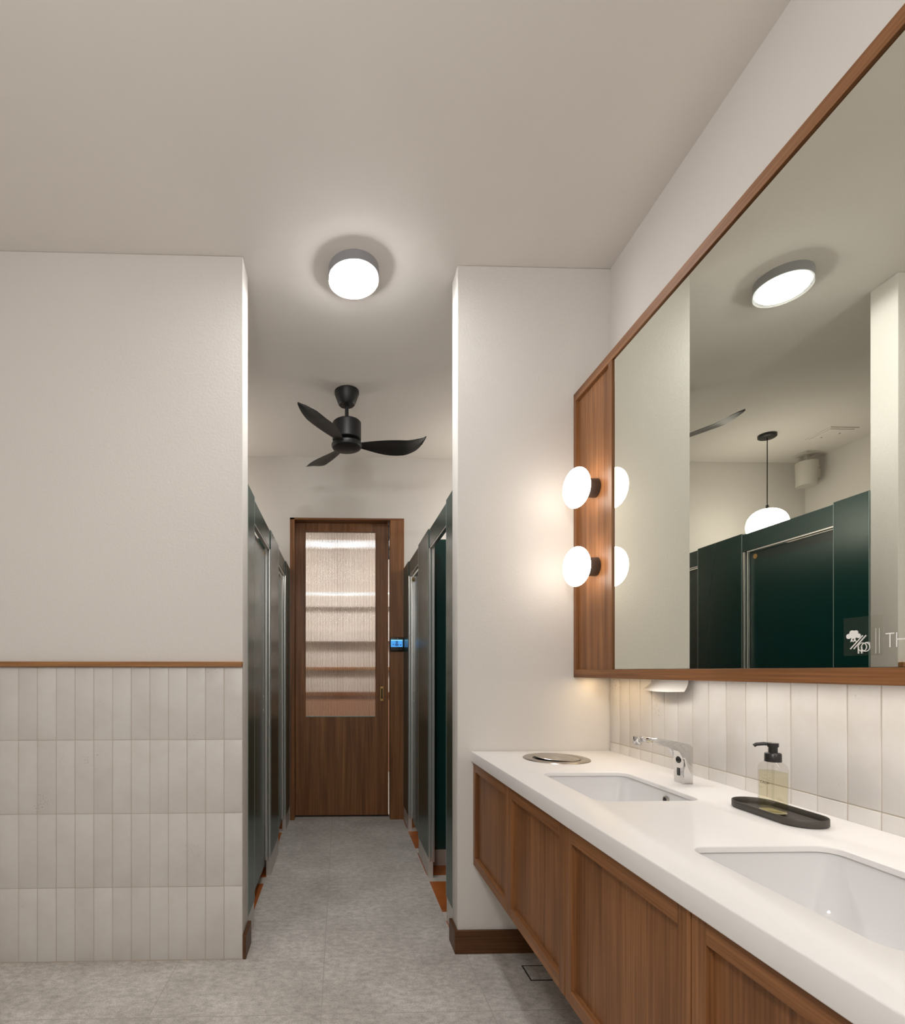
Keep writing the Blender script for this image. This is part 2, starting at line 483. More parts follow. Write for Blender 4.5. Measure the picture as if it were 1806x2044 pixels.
# white upright tiles, 7.6 x 30.5 cm
def tiles(name, rows, cols, place, t0, t1, grout):
    bm = BM()
    box(bm, *grout, mi=1)
    for (z0, z1) in rows:
        for (a0, a1) in cols:
            j = random.uniform(-0.0006, 0.0006)
            lo, hi = place(a0 + 0.0012, a1 - 0.0012, t0, t1 + j)
            r = bmesh.ops.create_cube(bm, size=1.0); vs = r['verts']
            bmesh.ops.scale(bm, vec=[hi[i] - lo[i] for i in range(2)] + [z1 - z0 - 0.0024], verts=vs)
            bmesh.ops.translate(bm, vec=[(hi[i] + lo[i]) / 2 for i in range(2)] + [(z0 + z1) / 2], verts=vs)
            # tiny hand-made tilt
            ang = random.uniform(-0.004, 0.004)
            bmesh.ops.rotate(bm, cent=((hi[0] + lo[0]) / 2, (hi[1] + lo[1]) / 2, 0), matrix=Matrix.Rotation(ang, 3, 'Z'), verts=vs)
            es = list({e for v in vs for e in v.link_edges})
            bmesh.ops.bevel(bm, geom=es, offset=0.0016, segments=2, profile=0.5, affect='EDGES')
    return struct(name, bm, [M_TILE, M_GROUT], 50)
rowsL = [(0.003, 0.306), (0.306, 0.611), (0.611, 0.916), (0.916, 1.219)]
colsL = [(XL - 0.0763 * (k + 1), XL - 0.0763 * k) for k in range(23)]
tiles('wall_lower_left', rowsL, colsL, lambda a0, a1, d0, d1: ((a0, YL - d1), (a1, YL - d0)), 0.0, 0.006, (-2.2, XL, YL - 0.0042, YL, 0, 1.219))
rowsR = [(0.60, 0.898), (0.898, 1.203)]
colsR = [(2.195 - 0.0745 * (k + 1), 2.195 - 0.0745 * k) for k in range(32)]
tiles('wall_lower_right', rowsR, colsR, lambda a0, a1, d0, d1: ((XW - d1, a0), (XW - d0, a1)), 0.0, 0.006, (XW - 0.0042, XW, -0.2, 2.196, 0.60, 1.203))
struct('trim_1', bx(-2.2, XL + 0.001, YL - 0.024, YL, 1.219, 1.240, bev=0.002), OAK)
bm = BM(); box(bm, XL, XL + 0.014, YL - 0.006, 2.305, 0, 0.10, bev=0.0015)
struct('baseboard_left', bm, WDY)
struct('baseboard_right', bx(XR - 0.014, 1.15, YR - 0.014, YR, 0, 0.098, bev=0.0015), WDX)
struct('baseboard_corner', bx(XR - 0.014, XR, YR, 2.306, 0, 0.098, bev=0.0015), WDY)

# ------------------------------------------------------------------ sliding door (setting)
d = bpy.data.objects.new('door_1', None); COL.objects.link(d); d.location = (0.06, YB, 0)
tag(d, 'walnut sliding door with tall fluted glass pane at the end of the corridor', None, None, 'structure')
bm = BM(); box(bm, -0.404, -0.368, YB - 0.012, YB + 0.14, 0, 2.438, bev=0.001)
obj('jamb', bm, WZ, d)
obj('head', bx(-0.404, 0.518, YB - 0.012, YB + 0.14, 2.424, 2.438, bev=0.001), WX, d)
obj('post', bx(0.405, 0.518, YB - 0.012, YB + 0.075, 0, 2.424, bev=0.001), WZ, d)
LX0, LX1, LY0, LY1, LZ0, LZ1 = -0.366, 0.398, YB + 0.088, YB + 0.128, 0.012, 2.422
GX0, GX1, GZ0, GZ1 = -0.285, 0.292, 0.825, 2.355
bm = BM()
framed(bm, (LX0, LX1, LZ0, LZ1), (GX0, GX1, GZ0, GZ1), LY0, LY1, lambda u, v, d_: (u, d_, v))
leaf = obj('leaf', bm, WZ, d)
bm = BM()
g = 0.013
for a in ((GX0 - g, GX0 + 0.002, GZ0 - 0.002, GZ1 + g), (GX1 - 0.002, GX1 + g, GZ0 - 0.002, GZ1 + g), (GX0, GX1, GZ1 - 0.002, GZ1 + g)):
    box(bm, a[0], a[1], LY0 - 0.003, LY0 + 0.004, a[2], a[3], bev=0.001)
pieces('glazing_bead', bm, WZ, leaf)
obj('sill_bead', bx(GX0, GX1, LY0 - 0.002, LY0 + 0.02, GZ0 - 0.001, GZ0 + 0.005), M_EDGE, leaf)
# fluted pane: half-round reeds on the front, flat back
bm = BM()
nfl = 46; per = (GX1 - GX0) / nfl; rows = []
yb, yf = LY0 + 0.026, LY0 + 0.020
for z in (GZ0, GZ1):
    row = []
    for i in range(nfl * 8 + 1):
        x = GX0 + per * i / 8
        row.append((x, yf - 0.0042 * abs(math.sin(math.pi * i / 8)), z))
    row += [(GX1, yb, z), (GX0, yb, z)]
    rows.append(row)
loft(bm, rows)
obj('glass', bm, M_FLUTED, leaf, 60)
bm = BM(); box(bm, 0.334, 0.356, LY0 - 0.003, LY0 + 0.002, 0.955, 1.075, bev=0.001)
ph = obj('pull_handle', bm, M_BRASS, leaf); ph['label'] = 'recessed brass pull handle'
obj('handle_recess_shade', bx(0.339, 0.351, LY0 - 0.0042, LY0 - 0.002, 0.972, 1.058), M_DARK, ph)  # flat dark plate standing for the shade inside the pull
bm = BM(); box(bm, 0.3985, 0.4045, LY0 - 0.01, LY0 + 0.02, 2.13, 2.415); 
for z in (2.13, 2.2, 2.3, 2.39): box(bm, 0.3975, 0.405, LY0 - 0.013, LY0 - 0.008, z, z + 0.012)
obj('closer', bm, M_BLACK, d)
obj('threshold', bx(-0.368, 0.405, LY0 - 0.006, LY1 + 0.01, 0.0, 0.006), M_BLACK, d)

# intercom on the post
t = thing('intercom', 'small black intercom with lit blue screen on the door post', 'intercom', (0.458, YB - 0.012, 1.418))
y0 = YB - 0.012
obj('housing', bx(0.402, 0.515, y0 - 0.022, y0, 1.362, 1.474, bev=0.006, seg=3), M_BLACKP, t, 40)
sc = obj('screen', bx(0.408, 0.503, y0 - 0.0232, y0 - 0.0215, 1.396, 1.454), M_SCREEN, t)
obj('title_bar', bx(0.408, 0.503, y0 - 0.0238, y0 - 0.023, 1.446, 1.454), M_SCREENHI, sc)
bm = BM(); yy = y0 - 0.0238
def disc(bm, cx, cz, r, y, sx=1, sz=1, n=20):
    prism(bm, [(cx + r * sx * math.cos(2 * math.pi * k / n), cz + r * sz * math.sin(2 * math.pi * k / n)) for k in range(n)],
          lambda u, v: (u, y, v), lambda u, v: (u, y + 0.001, v))
disc(bm, 0.456, 1.436, 0.010, yy); disc(bm, 0.456, 1.414, 0.016, yy, 1, 0.75); disc(bm, 0.427, 1.416, 0.006, yy); disc(bm, 0.487, 1.412, 0.008, yy, 1, .6)
obj('screen_picture', bm, M_SCREENLO, sc)
bm = BM(); lathe(bm, [(0.004, -0.0235), (0.004, -0.02)], 'y', (0.464, y0, 1.463), 16)
obj('camera_lens', bm, M_GREYRING, t)
bm = BM()
for x in (0.42, 0.455, 0.49): box(bm, x - 0.008, x + 0.008, y0 - 0.0235, y0 - 0.02, 1.372, 1.382, bev=0.001)
pieces('button', bm, M_BLACK, t)

# ------------------------------------------------------------------ lit room behind the door; shelving made up to give light and dark bands
t = thing('band_shelving', 'made-up pale shelving giving the light and dark bands in the fluted door glass', 'shelving', (0, 6.15, 0))
obj('lintel', bx(-0.795, 0.795, 6.22, 6.3, 1.98, 2.142), M_BACKWALL, t)
obj('shelf', bx(-0.795, 0.795, 6.19, 6.3, 1.56, 1.69), M_BACKWALL, t)
obj('rail', bx(-0.795, 0.795, 6.23, 6.3, 1.215, 1.25), OAK, t)
obj('counter_edge', bx(-0.795, 0.795, 6.16, 6.3, 0.905, 0.95), WX, t)
obj('base_panel', bx(-0.795, 0.795, 6.19, 6.3, 0.0, 0.905), M_PINKWOOD, t)
t = thing('batten_lamp', 'bright white batten lamp near the top of the fluted door glass', 'lamp', (0, 6.27, 2.75))
obj('tube', bx(-0.77, 0.77, 6.23, 6.27, 2.715, 2.775, bev=0.008, seg=2), M_BATTEN, t)
obj('backplate', bx(-0.78, 0.78, 6.27, 6.3, 2.70, 2.79), M_WHITEP, t)
tag(obj('glow_line', bx(-0.77, 0.77, 6.214, 6.22, 2.128, 2.142), M_BATTEN, None, None, (0, 6.214, 2.128)),
    'added glowing strip for the thin bright line across the fluted door glass', 'lamp')  # glowing strip made up to match a bright line, no known lamp

# ------------------------------------------------------------------ toilet stalls
def edged(x0, x1, y0, y1, z0, z1):
    """laminate board whose narrow faces carry a pale edge band"""
    bm = bx(x0, x1, y0, y1, z0, z1, bev=0.0008)
    for f in bm.faces:
        n = f.normal if f.normal.length else Vector((0, 0, 1))
        f.normal_update(); n = f.normal
        if abs(n.x) < 0.5: f.material_index = 1
    return bm
def stall(side, label, Y, door_open=False, last=False, latch=True, far_divider=True):
    """side -1 left / +1 right; Y = dict of stations along the corridor"""
    X = XPL if side < 0 else XPR
    s = side
    def xr(a, b):                       # depth behind the corridor face
        return (X + s * a, X + s * b) if s > 0 else (X + s * b, X + s * a)
    t = thing('toilet_stall', label, 'toilet stall', (X, (Y['p0'] + Y['end']) / 2, 0), 'green toilet stalls along the corridor')
    def pil(y0, y1, z):
        p = obj('pilaster', edged(*xr(0.0, 0.03), y0, y1, 0.115, z), [M_GREEN, M_EDGE], t)
        e = 0.003
        bm = BM()
        for a, b in ((y0, y0 + e), (y1 - e, y1)): box(bm, *xr(-0.0006, 0.004), a, b, 0.115, z)
        pieces('edge_trim', bm, M_EDGE, p)
        obj('kick_plate', bx(*xr(0.002, 0.028), y0 + 0.004, y1 - 0.004, 0.0, 0.115), M_SHOE, p)
    pil(Y['p0'], Y['p1'], 2.028)
    obj('header', edged(*xr(0.004, 0.03), Y['p1'], Y['d1'] + 0.03, 1.916, 2.020), [M_GREEN, M_EDGE], t)
    obj('header_trim', bx(*xr(0.006, 0.026), Y['p1'], Y['d1'], 1.9085, 1.9155), M_ALU, t)
    bm = BM()
    box(bm, *xr(0.002, 0.012), Y['d1'] + 0.016, Y['d1'] + 0.029, 0.10, 1.915, bev=0.002)
    box(bm, *xr(0.016, 0.032), Y['d1'] + 0.006, Y['d1'] + 0.020, 0.10, 1.915, bev=0.002)
    pieces('jamb', bm, M_ALU, t)
    if last: pil(Y['d1'] + 0.03, Y['end'], 2.028)
    w_ = Y['d1'] - Y['p1'] - 0.006
    if not door_open:
        dr = obj('door', edged(*xr(0.032, 0.052), Y['p1'] + 0.002, Y['d1'] + 0.004, 0.075, 1.905), [M_GREEN, M_EDGE], t)
        bm = BM()
        for z in (1.057, 0.979): lathe(bm, [(0.0, -0.003), (0.006, -0.002), (0.006, 0.001)], 'x', (X + s * 0.032, Y['d1'] - 0.045, z), 14)
        pieces('latch_screw', bm, M_ALU, dr)
    else:                               # swung inwards, standing square to the front
        dr = obj('door', bx(*xr(0.05, 0.05 + w_), Y['p1'] - 0.03, Y['p1'] - 0.01, 0.075, 1.905), M_GREEN, t)
    bm = BM(); lathe(bm, [(0.0, -0.012), (0.010, -0.011), (0.015, -0.004), (0.015, 0.0)], 'x', (X + s * 0.032 if not door_open else X + s * 0.1, (Y['d1'] - 0.03) if not door_open else Y['p1'] - 0.03, 1.88), 18)
    k = obj('coat_stud', bm, M_BRASS, dr); k['label'] = 'round brass stud at the door top'
    if far_divider:
        yd = Y['div']
        xa, xb = (X + s * 0.031, XSR if s > 0 else XSL)
        obj('divider', bx(min(xa, xb), max(xa, xb), yd, yd + 0.025, 0.10, 2.015), M_GREEN, t)
        obj('plinth', bx(min(xa, xb), max(xa, xb), yd + 0.002, yd + 0.023, 0.0, 0.10), M_PLINTH, t)
    return t
stall(-1, 'green stall with shut door right behind the white-tiled wall', dict(p0=2.302, p1=2.477, d1=3.025, end=3.05, div=3.20))
stall(-1, 'green stall with shut door beside the wood door, opposite the intercom', dict(p0=3.056, p1=3.443, d1=3.87, end=4.193), last=True, far_divider=False)
stall(1, 'green stall with its door standing open, dark inside', dict(p0=2.307, p1=2.495, d1=2.970, end=2.99, div=3.19), door_open=True)
stall(1, 'green stall with shut door right next to the blue-screened intercom', dict(p0=3.002, p1=3.39, d1=3.86, end=4.193), last=True, far_divider=False)

# ------------------------------------------------------------------ ceiling lamp, fan, pendant, hatch, speaker
def ceiling_lamp(x, y, label):
    t = thing('ceiling_lamp', label, 'lamp', (x, y, CEIL))
    bm = BM()
    lathe(bm, [(0.096, 0), (0.108, 0), (0.108, -0.039), (0.107, -0.040), (0.096, -0.040), (0.096, 0)], 'z', (x, y, CEIL), 72)
    obj('housing', bm, M_GREYRING, t, 40)
    bm = BM()
    lathe(bm, [(0.1060, -0.040), (0.1080, -0.040), (0.1080, -0.053), (0.1070, -0.054), (0.1060, -0.053), (0.1060, -0.040)], 'z', (x, y, CEIL), 72)
    obj('clear_rim', bm, M_RIM, t, 40)
    bm = BM()
    lathe(bm, [(0.0945, -0.006), (0.0945, -0.047), (0.090, -0.051), (0.0, -0.053)], 'z', (x, y, CEIL), 72)
    obj('diffuser', bm, M_DIFF, t, 40)
    return t
ceiling_lamp(0.058, 2.236, 'round grey-rimmed ceiling lamp glowing white at the corridor mouth')

def ceiling_fan(x, y):
    t = thing('ceiling_fan', 'black three-bladed ceiling fan hanging over the corridor', 'fan', (x, y, CEIL))
    bm = BM(); lathe(bm, [(0.076, 0), (0.076, -0.014), (0.052, -0.078), (0.046, -0.084), (0.0, -0.084)], 'z', (x, y, CEIL), 48)
    obj('canopy', bm, M_BLACK, t, 40)
    bm = BM(); lathe(bm, [(0.0115, -0.08), (0.0115, -0.19)], 'z', (x, y, CEIL), 20)
    lathe(bm, [(0.016, -0.084), (0.016, -0.092), (0.0115, -0.094)], 'z', (x, y, CEIL), 20)
    obj('downrod', bm, M_BLACK, t, 40)
    bm = BM(); lathe(bm, [(0.0, -0.166), (0.030, -0.166), (0.032, -0.170), (0.032, -0.186), (0.082, -0.190), (0.089, -0.198), (0.089, -0.298), (0.086, -0.302), (0.05, -0.304), (0.05, -0.320), (0, -0.320)], 'z', (x, y, CEIL), 56)
    obj('motor', bm, M_BLACK, t, 35)
    bm = BM(); lathe(bm, [(0.0, -0.320), (0.084, -0.320), (0.094, -0.326), (0.095, -0.336), (0.088, -0.350), (0.06, -0.362), (0.0, -0.367)], 'z', (x, y, CEIL), 56)
    obj('hub', bm, M_BLACK, t, 35)
    zc = CEIL - 0.332
    N, Mc = 26, 8
    for a in (0.0, 120.0, 240.0):
        ar = math.radians(a - 1)
        u = Vector((math.cos(ar), math.sin(ar), 0)); wv = Vector((-math.sin(ar), math.cos(ar), 0)); z = Vector((0, 0, 1))
        top, bot = [], []
        for i in range(N + 1):
            q = i / N
            r = 0.062 + 0.428 * q
            # leading edge stays nearly straight, trailing edge bellies out
            lead = -0.020 - 0.026 * math.sin(math.pi * 0.9 * q) ** 0.9
            trail = 0.020 + 0.082 * math.sin(math.pi * 0.88 * q ** 1.12) ** 1.0
            if q > 0.86:
                k = (q - 0.86) / 0.14; sh = math.sqrt(max(0.0, 1 - k * k)); mid = -0.022
                lead = mid + (lead - mid) * max(sh, 0.06); trail = mid + (trail - mid) * max(sh, 0.06)
            ph = math.radians(-15 + 2 * q)
            up = 0.004 * q + 0.034 * max(0, (q - 0.7) / 0.3) ** 1.6
            rt, rb = [], []
            for j in range(Mc + 1):
                m_ = j / Mc; c = lead + (trail - lead) * m_
                camber = 0.006 * math.sin(math.pi * m_)
                p = Vector((x, y, zc)) + u * r + (wv * math.cos(ph) + z * math.sin(ph)) * c + z * (up + camber)
                th = 0.0035 * math.sin(math.pi * m_) ** 0.5 + 0.0006
                rt.append(p + z * th); rb.append(p - z * th)
            top.append(rt); bot.append(rb)
        bm = BM()
        loft(bm, [rt + rb[::-1] for rt, rb in zip(top, bot)])
        obj('blade', bm, M_BLACK, t, 60)
ceiling_fan(0.041, 3.218)

px_, py_ = -1.116, 3.713
t = thing('pendant_lamp', 'white globe pendant on a thin black cord, seen in the mirror above the green stall', 'lamp', (px_, py_, CEIL))
bm = BM(); lathe(bm, [(0, 0), (0.058, 0), (0.058, -0.018), (0.050, -0.024), (0.0, -0.024)], 'z', (px_, py_, CEIL), 40)
obj('canopy', bm, M_BLACK, t, 40)
bm = BM(); lathe(bm, [(0.0032, -0.02), (0.0032, -0.53)], 'z', (px_, py_, CEIL), 10)
lathe(bm, [(0.008, -0.515), (0.010, -0.535), (0.022, -0.547), (0.0, -0.547)], 'z', (px_, py_, CEIL), 16)
obj('cord', bm, M_BLACK, t, 40)
bm = BM(); n = 18
lathe(bm, [((abs(math.cos(-math.pi / 2 + math.pi * k / n)) ** 0.85) * 0.130 if 0 < k < n else 0.0, -0.663 + 0.120 * math.sin(-math.pi / 2 + math.pi * k / n)) for k in range(n + 1)], 'z', (px_, py_, CEIL), 36)
obj('globe', bm, M_PEND, t, 60)

t = thing('access_hatch', 'flat square hatch set flush in the ceiling, seen in the mirror', 'ceiling hatch', (-1.565, 3.675, CEIL))
bm = BM()
framed(bm, (-1.67, -1.46, 3.575, 3.78), (-1.655, -1.475, 3.59, 3.765), CEIL - 0.006, CEIL, lambda u, v, d_: (u, v, d_))
obj('frame', bm, M_CEIL, t)
obj('panel', bx(-1.651, -1.479, 3.594, 3.761, CEIL - 0.010, CEIL - 0.001, bev=0.001), M_CEIL, t)
bm = BM()
for q in ((-1.60, 3.65), (-1.53, 3.72)): lathe(bm, [(0.0, -0.012), (0.004, -0.012), (0.004, -0.009)], 'z', (q[0], q[1], CEIL), 10)
pieces('screw', bm, M_BLACK, t)

t = thing('loudspeaker', 'white drum-shaped loudspeaker bracketed under the ceiling corner, seen in the mirror', 'loudspeaker', (-1.70, 4.03, CEIL))
obj('ceiling_plate', bx(-1.755, -1.645, 3.965, 4.085, CEIL - 0.012, CEIL, bev=0.003), M_WHITEP, t)
obj('bracket', bx(-1.715, -1.685, 4.01, 4.04, CEIL - 0.07, CEIL - 0.01, bev=0.003), M_WHITEP, t)
bm = BM(); lathe(bm, [(0.0, -0.258), (0.064, -0.258), (0.069, -0.253), (0.075, -0.075), (0.071, -0.069), (0.0, -0.069)], 'z', (-1.70, 4.025, CEIL), 40)
obj('cabinet', bm, M_WHITEP, t, 35)
bm = BM(); box(bm, -1.80, -1.765, 4.005, 4.045, CEIL - 0.20, CEIL - 0.12, bev=0.006)
obj('side_bracket', bm, M_WHITEP, t)
bm = BM(); lathe(bm, [(0.0, -0.035), (0.014, -0.035), (0.014, 0.02), (0.0, 0.02)], 'x', (-1.765, 4.025, CEIL - 0.098), 16)
obj('side_knob', bm, M_WHITEP, t, 40)

# ------------------------------------------------------------------ floor drain
t = thing('floor_drain', 'square flush floor drain with a black slot rim under the vanity', 'drain', (0.79, 2.043, 0))
bm = BM()
framed(bm, (0.738, 0.842, 1.991, 2.095), (0.743, 0.837, 1.996, 2.090), 0.0, 0.0012, lambda u, v, d_: (u, v, d_))
obj('slot_rim', bm, M_BLACK, t)
obj('insert', bx(0.744, 0.836, 1.997, 2.089, 0.0, 0.0015), M_FLOOR, t)

# ------------------------------------------------------------------ vanity
VX = 0.566                                    # face of the doors
ZB, ZU = 0.378, 0.812
def vdoor(parent, y0, y1):
    """frame-and-panel door between two stations; y0 < y1"""
    st, rl, th = 0.032, 0.036, 0.02
    dr = obj('door', bx(VX + 0.0135, VX + 0.019, y0 + st - 0.004, y1 - st + 0.004, ZB + rl - 0.004, ZU - rl + 0.004), WZ, parent)
    for a, b in ((y0, y0 + st), (y1 - st, y1)): obj('stile', bx(VX, VX + th, a, b, ZB, ZU, bev=0.0008), WZ, dr)
    for a, b in ((ZU - rl, ZU), (ZB, ZB + rl)): obj('rail', bx(VX, VX + th, y0 + st, y1 - st, a, b, bev=0.0008), WY, dr)
def cabinet(label, y0, y1, doors):
    t = thing('vanity_cabinet', label, 'cabinet', ((VX + XW) / 2, (y0 + y1) / 2, ZB), 'walnut cabinets under the white counter')
    x0, x1 = VX + 0.021, XW - 0.008
    for a, b in ((y0 + 0.001, y0 + 0.019), (y1 - 0.019, y1 - 0.001)): obj('side', bx(x0, x1, a, b, ZB + 0.002, ZU), WY, t)
    obj('base', bx(x0, x1, y0 + 0.019, y1 - 0.019, ZB + 0.002, ZB + 0.02), WY, t)
    obj('back', bx(x1 - 0.012, x1, y0 + 0.019, y1 - 0.019, ZB + 0.02, ZU), WY, t)
    for a, b in doors: vdoor(t, a, b)
cabinet('two-door walnut cabinet below the steel waste hatch and the basin with the tap', 1.294, 2.196, [(1.296, 1.7395), (1.7405, 2.194)])
cabinet('two-door walnut cabinet below the soap tray and the basin without a tap', 0.35, 1.292, [(0.824, 1.290), (0.352, 0.820)])

B1 = (0.672, 0.957, 1.340, 1.722); B2 = (0.672, 0.957, 0.605, 0.987)
SLAB = 0.012
def slab(outer, holes, z0, z1, lip, bevel):
    """flat plate with holes: thin at the holes, turned down to z0 along the outer edge"""
    cu = bpy.data.curves.new('slab', 'CURVE'); cu.dimensions = '2D'; cu.fill_mode = 'BOTH'
    for pts in [outer] + holes:
        sp = cu.splines.new('POLY'); sp.points.add(len(pts) - 1); sp.use_cyclic_u = True
        for p, q in zip(sp.points, pts): p.co = (q[0], q[1], 0, 1)
    o = bpy.data.objects.new('slab_tmp', cu); COL.objects.link(o)
    dg = bpy.context.evaluated_depsgraph_get()
    me = bpy.data.meshes.new_from_object(o.evaluated_get(dg))
    bm = BM(); bm.from_mesh(me); bpy.data.objects.remove(o); bpy.data.meshes.remove(me); bpy.data.curves.remove(cu)
    bmesh.ops.remove_doubles(bm, verts=bm.verts, dist=1e-5)
    for v in bm.verts: v.co.z = z1
    top = [e for e in bm.edges if e.is_boundary]
    x0, x1 = min(q[0] for q in outer), max(q[0] for q in outer); y0, y1 = min(q[1] for q in outer), max(q[1] for q in outer)
    def isout(v): return abs(v.co.x - x0) < 1e-4 or abs(v.co.x - x1) < 1e-4 or abs(v.co.y - y0) < 1e-4 or abs(v.co.y - y1) < 1e-4
    r = bmesh.ops.extrude_edge_only(bm, edges=top)
    nv = [g for g in r['geom'] if isinstance(g, bmesh.types.BMVert)]
    for v in nv: v.co.z = z0 if isout(v) else z1 - lip
    ne = [g for g in r['geom'] if isinstance(g, bmesh.types.BMEdge) and g.is_boundary and all(isout(v) for v in g.verts)]
    r2 = bmesh.ops.extrude_edge_only(bm, edges=ne)
    for v in [g for g in r2['geom'] if isinstance(g, bmesh.types.BMVert)]:
        v.co.x += 0.02 if abs(v.co.x - x0) < 1e-4 else -0.02
        v.co.y += 0.02 if abs(v.co.y - y0) < 1e-4 else -0.02
    bmesh.ops.bevel(bm, geom=[e for e in top if e.is_valid] + ne, offset=bevel, segments=3, profile=0.5, affect='EDGES')
    return bm
bm = slab([(0.557, 0.35), (XW - 0.007, 0.35), (XW - 0.007, 2.197), (0.557, 2.197)],
          [rrect(*B1, 0.035, 0), rrect(*B2, 0.035, 0)], 0.8155, ZT, SLAB, 0.003)
tag(obj('countertop', bm, M_COUNTER, None, 30, (0.86, 1.2, 0.8155)), 'long white counter slab with two basin cut-outs on the walnut cabinets', 'countertop')

def basin(B, label, overflow=True):
    x0, x1, y0, y1 = B
    t = thing('washbasin', label, 'washbasin', ((x0 + x1) / 2, (y0 + y1) / 2, 0.70), 'undermounted white basins')
    def R(k, z, r): return rrect(x0 + k, x1 - k, y0 + k, y1 - k, r, z, 8)
    inner = [R(-0.004, ZT - SLAB - 0.0005, 0.038), R(-0.003, 0.83, 0.038), R(0.006, 0.745, 0.045), R(0.016, 0.722, 0.05), R(0.035, 0.709, 0.05), R(0.075, 0.704, 0.045), R(0.12, 0.702, 0.015)]
    outer = [R(0.11, 0.688, 0.02), R(0.03, 0.694, 0.05), R(-0.006, 0.72, 0.05), R(-0.016, 0.81, 0.045), R(-0.016, ZT - SLAB - 0.0005, 0.045)]
    bm = BM(); loft(bm, outer + inner)
    obj('bowl', bm, M_CERAMIC, t, 60)
    cx, cy0 = (x0 + x1) / 2, (y0 + y1) / 2
    bm = BM(); lathe(bm, [(0.0, 0.703), (0.020, 0.703), (0.022, 0.7045), (0.022, 0.7055), (0.014, 0.7055), (0.012, 0.704), (0.0, 0.704)], 'z', (cx, cy0, 0), 28)
    obj('waste', bm, M_CHROME, t, 40)
    if overflow:
        bm = BM(); yo = y0 + 0.157
        lathe(bm, [(0.0115, 0.002), (0.0115, -0.003), (0.0085, -0.003), (0.0085, 0.002), (0.0115, 0.002)], 'x', (x1 - 0.001, yo, 0.822), 24)
        ov = obj('overflow_ring', bm, M_STEEL, t, 40)
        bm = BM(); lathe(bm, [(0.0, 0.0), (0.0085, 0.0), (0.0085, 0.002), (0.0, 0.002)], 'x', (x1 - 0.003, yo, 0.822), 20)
        obj('overflow_shade', bm, M_BLACK, ov)  # flat black disc in place of the shade inside the overflow
basin(B1, 'white basin with the chrome tap standing beside it')
basin(B2, 'white basin in front of the soap tray, no tap showing', overflow=True)

# waste hatch in the counter
hx, hy = 0.838, 1.992
t = thing('waste_hatch', 'round brushed-steel waste hatch with tilted flap set in the white counter', 'waste hatch', (hx, hy, ZT))
bm = BM(); lathe(bm, [(0.087, 0.0), (0.124, 0.0), (0.123, 0.003), (0.120, 0.0045), (0.094, 0.0045), (0.089, 0.002), (0.087, 0.0)], 'z', (hx, hy, ZT), 64)
obj('ring', bm, M_STEEL, t, 40)
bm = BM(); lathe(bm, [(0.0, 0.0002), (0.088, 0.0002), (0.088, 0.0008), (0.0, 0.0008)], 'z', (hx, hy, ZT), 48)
obj('well_shade', bm, M_BLACK, t)  # thin black disc on the counter, painted as shade below the flap
m, nt, b = nm('radially_brushed_steel')
b.inputs['Base Color'].default_value = (0.48, 0.44, 0.38, 1); b.inputs['Metallic'].default_value = 1.0; b.inputs['Roughness'].default_value = 0.25
b.inputs['Anisotropic'].default_value = 0.85
tg = node(nt, 'ShaderNodeTangent', direction_type='RADIAL', axis='Z'); nt.links.new(tg.outputs[0], b.inputs['Tangent'])
bm = BM(); lathe(bm, [(0.0, -0.001), (0.083, -0.001), (0.084, 0.0), (0.083, 0.001), (0.0, 0.001)], 'z', (0, 0, 0), 64)
bmesh.ops.rotate(bm, cent=(0, 0, 0), matrix=Matrix.Rotation(math.radians(2.6), 3, Vector((0.3, 1, 0)).normalized()), verts=bm.verts)
bmesh.ops.translate(bm, vec=(hx + 0.004, hy + 0.004, ZT + 0.0058), verts=bm.verts)
obj('flap', bm, m, t, 40)

# tap
t = thing('tap', 'chrome sensor tap with flat angled spout beside the far basin', 'tap', (1.05, 1.556, ZT))
yc = 1.557
prof = [(1.034, 0.0), (1.0335, 0.072), (1.031, 0.088), (1.025, 0.099), (1.010, 0.1055), (0.978, 0.114), (0.938, 0.122), (0.914, 0.126),
        (0.911, 0.138), (0.918, 0.1405), (0.96, 0.137), (1.01, 0.129), (1.046, 0.121), (1.058, 0.117), (1.0625, 0.110), (1.064, 0.0)]
bm = BM()
def hw(x, z): return 0.025 if z < 0.09 else 0.025 - 0.012 * min(1, max(0, (1.028 - x) / 0.12))
loft(bm, [[(x, yc - hw(x, z), ZT + z) for x, z in prof], [(x, yc + hw(x, z), ZT + z) for x, z in prof]])
es = [e for e in bm.edges if abs(e.verts[0].co.y - e.verts[1].co.y) < 0.012]
bmesh.ops.bevel(bm, geom=es, offset=0.005, segments=4, profile=0.5, affect='EDGES')
obj('spout_body', bm, M_CHROME, t, 40)
bm = BM(); lathe(bm, [(0.0, 0.118), (0.0105, 0.118), (0.0115, 0.120), (0.0115, 0.142), (0.0, 0.142)], 'z', (0.905, yc, ZT), 24)
a = obj('aerator', bm, M_CHROME, t, 40)
bm = BM(); lathe(bm, [(0.0, 0.1165), (0.0085, 0.1165), (0.0085, 0.119)], 'z', (0.905, yc, ZT), 20)
obj('nozzle_mesh', bm, M_GREYRING, a)
bm = BM(); lathe(bm, [(0.0, -0.0015), (0.010, -0.001), (0.011, 0.002), (0.0, 0.002)], 'x', (1.0325, yc, ZT + 0.070), 24)
se = obj('sensor_window', bm, M_DARK, t, 40); se['label'] = 'round dark sensor window'
